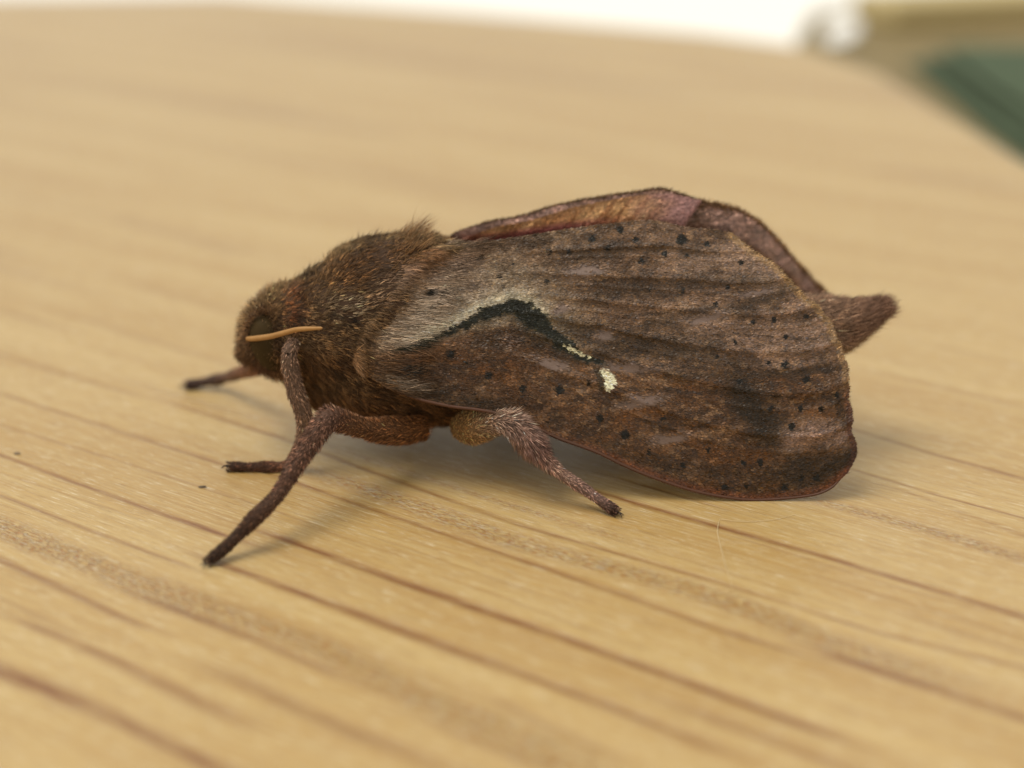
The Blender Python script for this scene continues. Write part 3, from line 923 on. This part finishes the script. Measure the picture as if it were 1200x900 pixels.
Cc, Aa, Bb = spine()
full = spline(np.hstack([Cc, Aa[:, None], Bb[:, None]]), 170)
NB = 56
th = np.arange(NB) * 2 * math.pi / NB
sx0 = project(full[:, :3])[:, 0]
tg = norm(np.gradient(full[:, :3], axis=0))
side = np.tile(np.array([0, 1.0, 0]), (len(full), 1)); upb = norm(np.cross(tg, side)); upb = upb * np.sign(upb[:, 2:3])
nar = np.exp(-((sx0 - 372) / 34) ** 2) * .5
lat = 1 - nar[:, None] * sm(.15, -.6, np.cos(th))[None]
Vb = full[:, None, :3] + upb[:, None] * (np.cos(th)[None, :, None] * full[:, 3][:, None, None]) + side[:, None] * ((np.sin(th)[None] * lat)[..., None] * full[:, 4][:, None, None])
bump = (fbm(np.arange(170)[:, None] * .12 + 0 * th, 3 + np.cos(th)[None] * 2 + 0 * np.arange(170)[:, None], 77, 3) - .5) * .5
rad = upb[:, None] * np.cos(th)[None, :, None] + side[:, None] * np.sin(th)[None, :, None]
Vb = Vb + rad * bump[..., None] * np.minimum(full[:, 3], 2)[:, None, None] * .35
Vf = Vb.reshape(-1, 3)
F = [grid_faces(170, NB, wrap_v=True)]
Vall = np.vstack([Vf, full[0, :3] - tg[0] * .1, full[-1, :3] + tg[-1] * .1]); k = len(Vall); i = np.arange(NB); j = (i + 1) % NB
F.append(np.stack([j, i, np.full(NB, k - 2)], -1)); F.append(np.stack([169 * NB + i, 169 * NB + j, np.full(NB, k - 1)], -1))
body = part("body", Vall, F, M_SKIN, colors=np.tile(lin((62, 43, 28)), (k, 1)))


def mixc(c, col, m): return c * (1 - m[:, None]) + np.asarray(col, float)[None] * m[:, None]


def fur_color(px, py, under):
    n = len(px)
    c = np.tile(np.array([102., 79., 55.]), (n, 1))
    cl = fbm(px * .05, py * .05, 31, 4); fine = fbm(px * .25, py * .25, 32, 2)
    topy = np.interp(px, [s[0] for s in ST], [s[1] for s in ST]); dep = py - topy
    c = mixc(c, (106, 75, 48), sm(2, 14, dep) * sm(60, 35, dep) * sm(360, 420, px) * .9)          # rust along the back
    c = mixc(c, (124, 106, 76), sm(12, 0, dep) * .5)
    c = mixc(c, (122, 70, 42), np.exp(-((px - 342) / 10) ** 2) * sm(325, 350, py) * sm(400, 370, py) * .9)   # rusty collar
    d, _ = seg_dist(px, py, [(350, 345), (346, 365), (345, 385)])
    c = mixc(c, (34, 22, 14), np.exp(-(d / 3.5) ** 2) * .8)
    d, _ = seg_dist(px, py, [(352, 330), (366, 318), (374, 315)])
    c = mixc(c, (30, 22, 14), np.exp(-(d / 3) ** 2) * .8)
    d = np.hypot((px - 398) / 34, (py - 362) / 24); c = mixc(c, (128, 112, 92), sm(1.2, .3, d) * .8)
    d = np.hypot((px - 414) / 16, (py - 358) / 14); c = mixc(c, (150, 138, 122), sm(1.2, .2, d) * .5)
    d, _ = seg_dist(px, py, [(440, 345), (452, 328), (470, 315)]); c = mixc(c, (134, 114, 102), np.exp(-(d / 13) ** 2) * .6)
    d, _ = seg_dist(px, py, [(428, 340), (440, 322), (462, 308)]); c = mixc(c, (60, 46, 34), np.exp(-(d / 4) ** 2) * .7)
    d = np.hypot((px - 408) / 11, (py - 374) / 6); c = mixc(c, (24, 16, 10), sm(1.2, .6, d))  # dark spot painted in for the shade of the shoulder notch
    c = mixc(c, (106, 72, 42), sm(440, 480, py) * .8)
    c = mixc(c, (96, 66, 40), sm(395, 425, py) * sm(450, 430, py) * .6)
    c = mixc(c, (150, 118, 84), sm(.6, .75, cl) * .35)
    c = mixc(c, (60, 42, 26), sm(.45, .28, cl) * .5)
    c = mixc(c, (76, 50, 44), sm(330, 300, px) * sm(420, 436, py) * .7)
    return c


def surf_sample(n, lo, hi, tlo=0, thi=2 * math.pi):
    f = rng.uniform(lo, hi, n) * 168.99; t = rng.uniform(tlo, thi, n) / (2 * math.pi) * NB
    i = f.astype(int); fu = (f - i)[:, None]; j = t.astype(int) % NB; fj = (t - t.astype(int))[:, None]; j2 = (j + 1) % NB
    p = (Vb[i, j] * (1 - fu) + Vb[i + 1, j] * fu) * (1 - fj) + (Vb[i, j2] * (1 - fu) + Vb[i + 1, j2] * fu) * fj
    tu = norm(Vb[i + 1, j] - Vb[i, j]); tv = norm(Vb[i, j2] - Vb[i, j])
    nrm = norm(np.cross(tu, tv)); out = norm(p - full[i, :3]); nrm = nrm * np.sign(np.sum(nrm * out, -1, keepdims=True))
    return p, tu, tv, nrm, f / 168.99


sx = project(full[:, :3])[:, 0]
fx = lambda x: float(np.interp(x, sx, np.linspace(0, 1, 170)))


def clumped(p, d, c, ln, k, amt):
    """neighbouring hairs lean together into tufts that differ a little in tone"""
    ci = rng.choice(len(p), k, replace=False); cp_ = p[ci]
    near = np.concatenate([np.argmin(((q[:, None] - cp_[None]) ** 2).sum(-1), 1) for q in np.array_split(p, 60)])
    tip = p + d * ln[:, None]; ctip = cp_[near] + d[ci][near] * ln[:, None]
    tone = np.exp(rng.normal(0, .12, k))[near][:, None]
    return norm(tip * (1 - amt) + ctip * amt - p), c * tone


# thorax fur
n = 62000
p, tu, tv, nn, ff = surf_sample(n, fx(322), fx(575))
a = rng.random(n)
pix = project(p)
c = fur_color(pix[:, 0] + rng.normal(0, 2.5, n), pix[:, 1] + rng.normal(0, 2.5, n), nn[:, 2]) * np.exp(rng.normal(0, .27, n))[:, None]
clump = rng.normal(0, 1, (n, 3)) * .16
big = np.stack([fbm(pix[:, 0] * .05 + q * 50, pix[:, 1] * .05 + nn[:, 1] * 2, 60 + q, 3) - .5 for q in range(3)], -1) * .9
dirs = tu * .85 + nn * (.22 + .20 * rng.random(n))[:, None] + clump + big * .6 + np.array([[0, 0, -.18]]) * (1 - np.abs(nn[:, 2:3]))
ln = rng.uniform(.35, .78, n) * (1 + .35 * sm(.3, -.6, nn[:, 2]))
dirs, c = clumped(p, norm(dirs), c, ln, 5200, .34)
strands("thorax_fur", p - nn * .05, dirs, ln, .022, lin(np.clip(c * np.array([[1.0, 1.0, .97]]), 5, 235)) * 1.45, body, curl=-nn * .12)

n = 2200
p, tu, tv, nn, ff = surf_sample(n, fx(318), fx(520))
pix = project(p)
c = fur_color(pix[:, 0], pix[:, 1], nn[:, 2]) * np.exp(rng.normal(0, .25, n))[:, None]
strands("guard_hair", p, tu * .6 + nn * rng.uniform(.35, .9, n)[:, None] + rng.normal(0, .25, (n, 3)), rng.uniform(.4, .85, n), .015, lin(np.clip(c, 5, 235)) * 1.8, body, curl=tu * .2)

# long hairs of the shoulder lying over the base of the near wing
n = 11000
fu = rng.random(n) ** 1.4 * .16 - .02; fv = rng.random(n)
fuc = np.clip(fu, 0, 1)
root = near_wing(fuc, fv, 0.35); du, dv, nn2 = frame(near_wing, np.clip(fuc + .05, 0, 1), fv); nn2 = nn2 * NSIGN
root = root + nn2 * .08 - du * rng.uniform(0, .9, n)[:, None]
pix = project(root); tp = pix + np.array([[14, -4]])
kk = sm(-.02, .12, fu)[:, None]
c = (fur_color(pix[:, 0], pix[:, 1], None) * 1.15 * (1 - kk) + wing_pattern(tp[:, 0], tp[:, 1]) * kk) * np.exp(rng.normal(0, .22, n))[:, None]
strands("shoulder_hair", root, du + nn2 * rng.uniform(.02, .22, n)[:, None] + dv * rng.normal(-.1, .22, n)[:, None], rng.uniform(.7, 1.6, n), .02, lin(np.clip(c, 5, 235)) * 1.25, body, curl=-nn2 * .15, seg=3)

# crest tuft at the back of the thorax
n = 3600
p, tu, tv, nn, ff = surf_sample(n, fx(466), fx(512))
k = nn[:, 2] > .78
p, tu, tv, nn = p[k], tu[k], tv[k], nn[k]; n = len(p)
pix = project(p)
hgt = np.exp(-((pix[:, 0] - 484) / 13) ** 2)
c = np.array([[100, 76, 50]]) * np.exp(rng.normal(0, .18, n))[:, None]
strands("crest_fur", p, nn * 1.0 + tu * .45 + rng.normal(0, .22, (n, 3)), .4 + rng.uniform(.6, 1.9, n) * hgt, .022, lin(np.clip(c, 5, 230)) * 2.0, body, curl=tu * .25 + np.array([0, 0, -.1]))

# head fur
n = 9000
p, tu, tv, nn, ff = surf_sample(n, 0.0, fx(335))
pix = project(p)
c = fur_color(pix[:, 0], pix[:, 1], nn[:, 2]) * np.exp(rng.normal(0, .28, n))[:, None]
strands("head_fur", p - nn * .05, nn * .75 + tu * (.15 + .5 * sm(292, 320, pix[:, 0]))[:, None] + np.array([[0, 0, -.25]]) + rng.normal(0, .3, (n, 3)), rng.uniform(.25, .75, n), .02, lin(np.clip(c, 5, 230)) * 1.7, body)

# abdomen fur and tail tuft
n = 16000
p, tu, tv, nn, ff = surf_sample(n, fx(880), fx(1037))
pix = project(p)
tip = sm(960, 1035, pix[:, 0])
c = np.array([[120, 96, 78]]) * np.exp(rng.normal(0, .32, n))[:, None]
c = mixc(c, (88, 60, 46), tip * .6); c = mixc(c, (134, 110, 70), sm(-.2, -.9, nn[:, 2]) * .5)
strands("tail_fur", p - nn * .05, tu * .95 + nn * (.30 - .2 * tip)[:, None] + rng.normal(0, .2, (n, 3)), rng.uniform(.4, .9, n) + rng.uniform(-.1, .7, n) * tip, .022, lin(np.clip(c, 5, 230)) * 1.8, body)

# ---- eyes
for sgn in (-1, 1):
    c0 = at_y(316, 402, 6.35)
    m = 40
    la, lo_ = np.meshgrid(np.linspace(0, math.pi, m), np.arange(48) * 2 * math.pi / 48, indexing='ij')
    E = np.stack([np.sin(la) * np.cos(lo_) * 1.2, np.sin(la) * np.sin(lo_) * 1.12, np.cos(la) * 1.85], -1).reshape(-1, 3)
    ca, sa = math.cos(.22), math.sin(.22)
    E = np.stack([E[:, 0] * ca - E[:, 2] * sa, E[:, 1], E[:, 0] * sa + E[:, 2] * ca], -1)
    q = E + c0
    if sgn > 0: q[:, 1] = 2 * YM - q[:, 1]
    part("eye", q, [grid_faces(m, 48, wrap_v=True)], M_EYE)

n = 1300
an = rng.uniform(0, 2 * math.pi, n)
for sgn in (-1, 1):
    ctr = at_y(316, 402, 6.05)
    ra = rng.uniform(.98, 1.25, n)
    root = ctr + np.stack([np.cos(an) * 1.2 * ra, rng.uniform(.0, .5, n), np.sin(an) * 1.85 * ra], -1)
    ca, sa = math.cos(.22), math.sin(.22); q = root - ctr
    root = ctr + np.stack([q[:, 0] * ca - q[:, 2] * sa, q[:, 1], q[:, 0] * sa + q[:, 2] * ca], -1)
    outw = norm(root - ctr)
    d = np.array([[0, -1.0, 0]]) + outw * rng.normal(.7, .35, n)[:, None] + np.array([[.25, 0, -.1]]) + rng.normal(0, .2, (n, 3))
    pix = project(root)
    c = np.array([[98, 72, 48]]) * np.exp(rng.normal(0, .28, n))[:, None]
    c = mixc(c, (112, 68, 44), sm(325, 340, pix[:, 0]) * .7)
    if sgn > 0:
        root[:, 1] = 2 * YM - root[:, 1]; d[:, 1] *= -1
    strands("eye_rim_fur", root, d, rng.uniform(.2, .5, n), .019, lin(np.clip(c, 5, 230)) * 1.6, body)

# ---- antennae
ap = np.array([at_y(289, 397, 5.9), at_y(300, 396.5, 5.2), at_y(318, 394, 4.75), at_y(337, 389, 4.2), at_y(350, 386, 3.7), at_y(378, 384.5, 3.2)])
for sgn in (-1, 1):
    q = ap.copy()
    if sgn > 0: q[:, 1] = 2 * YM - q[:, 1]
    V, F, *_ = tube(q, [.15, .18, .175, .165, .15, .09], 90, 12)
    an = part("antenna", V, F, M_ANT)


# ---- legs
def leg(points, radii, colfn, hair_len, n_hair, claws=True, seed=0, hair_scale=None, ripple=.16):
    V, F, path, rr, tgt, a, b = tube(points, radii, 90, 14, ripple=ripple)
    tt = np.linspace(0, 1, 90)
    cv = np.repeat(colfn(tt), 14, axis=0); cv = np.vstack([cv, cv[:1], cv[-1:]])
    o = part("leg", V, F, M_SKIN, colors=lin(cv) * .7)
    r = np.random.default_rng(seed)
    w = rr / rr.sum(); f = r.choice(90, n_hair, p=w) + r.random(n_hair); f = np.clip(f, 0, 88.9); i = f.astype(int); g_ = (f - i)[:, None]
    an = r.uniform(0, 2 * math.pi, n_hair)
    cen = path[i] * (1 - g_) + path[i + 1] * g_
    nn = a[i] * np.cos(an)[:, None] + b[i] * np.sin(an)[:, None]
    p = cen + nn * rr[i][:, None] * .95
    ln = np.interp(f / 89, np.linspace(0, 1, len(hair_len)), hair_len) * r.uniform(.6, 1.2, n_hair)
    c = colfn(f / 89) * np.exp(r.normal(0, .32, n_hair))[:, None]
    lit = np.interp(f / 89, np.linspace(0, 1, len(hair_len)), hair_scale or [.32] * len(hair_len))
    strands("leg_hair", p, tgt[i] * .9 + nn * lit[:, None] + r.normal(0, .14, (n_hair, 3)), ln, .021, lin(np.clip(c, 5, 235)) * 1.5, o)
    if claws:
        e = path[-1]; t_ = tgt[-1]
        for s in (-1, 1):
            cp_ = np.array([e - t_ * .05, e + t_ * .26 + a[-1] * .18 * s + np.array([0, 0, .08]), e + t_ * .44 + a[-1] * .26 * s + np.array([0, 0, -.16])])
            cp_[:, 2] = np.maximum(cp_[:, 2], .03)
            V2, F2, *_ = tube(cp_, [.05, .04, .012], 14, 6)
            part("claw", V2, F2, M_CLAW, parent=o)
    return o


def ramp_col(*stops):
    ts = [s[0] for s in stops]; cs = np.array([s[1] for s in stops], float)
    return lambda t: np.stack([np.interp(t, ts, cs[:, k]) for k in range(3)], -1)


def mirror(pts, dx=0.0):
    q = np.array(pts, float); q[:, 1] = 2 * YM - q[:, 1]; q[:, 0] += dx
    return q


foot = lambda px, py, r: at_z(px, py, r)
# near fore leg
g1 = foot(268, 547, .28)
leg([at_y(346, 398, 4.6), at_y(339, 418, 3.9), at_y(346, 456, 3.6), at_y(357, 492, 3.4), at_y(352, 522, 3.4), at_y(335, 545, g1[1]), at_y(300, 547, g1[1]), g1],
    [.40, .50, .53, .48, .36, .32, .30, .24], ramp_col((0, (114, 90, 74)), (.5, (122, 98, 82)), (.7, (96, 64, 46)), (1, (58, 38, 28))),
    [.28, .3, .3, .28, .25, .25], 3600, seed=1)
# near mid leg
g2 = foot(243, 659, .22)
leg([at_y(500, 500, 4.2), at_y(470, 505, 3.0), at_y(430, 503, 1.6), at_y(400, 494, .4), at_y(384, 492, -.4), at_y(368, 513, -1.6), at_y(347, 545, -3.2), at_y(325, 580, -4.9), at_y(300, 606, -6.2), at_y(270, 636, -7.4), g2],
    [.74, .80, .74, .52, .56, .66, .58, .50, .41, .45, .37, .41, .34, .24], ramp_col((0, (110, 72, 40)), (.3, (112, 80, 56)), (.40, (112, 84, 70)), (.7, (94, 68, 54)), (.85, (74, 52, 38)), (1, (54, 37, 26))),
    [.5, .5, .4, .42, .42, .32, .26, .22, .18], 7600, seed=2, hair_scale=[.3, .35, .55, .65, .62, .5, .42, .35, .3])
# near hind leg
g3 = foot(723, 600, .26)
leg([at_y(540, 500, 4.4), at_y(558, 500, 2.6), at_y(582, 494, 1.4), at_y(602, 498, .6), at_y(620, 516, .0), at_y(640, 540, -.5), at_y(655, 553, -.9), at_y(690, 577, -1.6), g3],
    [.8, 1.05, .95, .60, .66, .64, .34, .36, .30, .33, .26], ramp_col((0, (150, 116, 74)), (.18, (158, 124, 82)), (.33, (146, 122, 106)), (.55, (120, 94, 86)), (.7, (140, 112, 98)), (.88, (132, 104, 94)), (1, (60, 42, 34))),
    [.4, .4, .45, .85, .85, .5, .2, .18, .16], 9000, seed=3, hair_scale=[.35, .35, .3, .5, .5, .4, .3, .3, .2])
# far fore leg
g4 = foot(217, 452, .26)
leg([at_y(330, 420, 10.0), at_y(305, 430, 12.2), at_y(282, 437, 14.2), at_y(260, 444, 16.2), at_y(238, 448, g4[1]), g4],
    [.5, .52, .46, .38, .36, .30], ramp_col((0, (126, 86, 60)), (.4, (122, 86, 64)), (.65, (104, 80, 66)), (1, (66, 50, 46))),
    [.3, .3, .25, .2], 2400, seed=4)
# far mid and hind legs, mirrored
m_mid = mirror([at_y(500, 500, 4.2), at_y(430, 503, 1.6), at_y(395, 492, .2), at_y(347, 545, -3.2), at_y(300, 608, -6.2), g2], 8.0)
m_mid[-1, 2] = .22
leg(m_mid, [.75, .8, .6, .6, .44, .24], ramp_col((0, (110, 72, 40)), (1, (60, 40, 30))), [.4, .3, .2], 2000, seed=5)
m_hind = mirror([at_y(540, 500, 4.4), at_y(582, 494, 1.4), at_y(620, 516, .0), at_y(655, 553, -.9), g3], -3.0)
leg(m_hind, [.8, .95, .85, .46, .30], ramp_col((0, (150, 116, 74)), (1, (70, 50, 40))), [.4, .5, .2], 2000, seed=6)

# ------------------------------------------------------------------ small things on the wood
def rod_thing(name, pts, radii, mat, label, cat, group=None):
    V, F, *_ = tube(np.array(pts), radii, 40, 7)
    base = np.array(pts[0]); base = np.array([base[0], base[1], 0])
    o = mesh_obj(name, V, F, mat, base=base); o.location = base * MM
    tag(o, label, cat, group)
    return o


M_FIB = flat_mat("pale_fibre", (0.70, 0.56, 0.34), (0.62, 0.49, 0.28), 900, 0.4)
rod_thing("fibre", [at_z(843, 608, .05), at_z(841, 625, .05), at_z(847, 650, .06), at_z(853, 672, .05), at_z(859, 692, .05)], [.014, .022, .022, .018, .012], M_FIB,
          "longer hair-thin pale fibre on the wood in front of the moth's wing", "fibre")
rod_thing("fibre", [at_z(843, 608, .09), at_z(870, 611, .06), at_z(905, 609, .06), at_z(935, 602, .05)], [.012, .016, .014, .009], M_FIB,
          "shorter hair-thin pale fibre crossing the longer one beside the wing's lower edge", "fibre")
M_CRUMB = flat_mat("dark_crumb", (0.09, 0.065, 0.04), (0.2, 0.15, 0.1), 3000, 0.8, bump=.03)
for (px, py, r, lab) in ((237, 570, .2, "tiny dark crumb on the wood between the moth's fore foot and mid foot"),
                         (20, 531, .15, "tiny grey speck lying alone on the wood beyond the moth's feet")):
    c = at_z(px, py, .06)
    bm = bmesh.new(); bmesh.ops.create_icosphere(bm, subdivisions=2, radius=r * MM)
    for v in bm.verts:
        k = 1 + 1.1 * (random.random() - .5)
        v.co = Vector((v.co.x * 1.3 * k, v.co.y * .6 * k, v.co.z * .22 * k))
    me = bpy.data.meshes.new("crumb"); bm.to_mesh(me); bm.free(); me.materials.append(M_CRUMB)
    o = bpy.data.objects.new("crumb", me); o.location = c * MM; scene.collection.objects.link(o)
    tag(o, lab, "crumb")
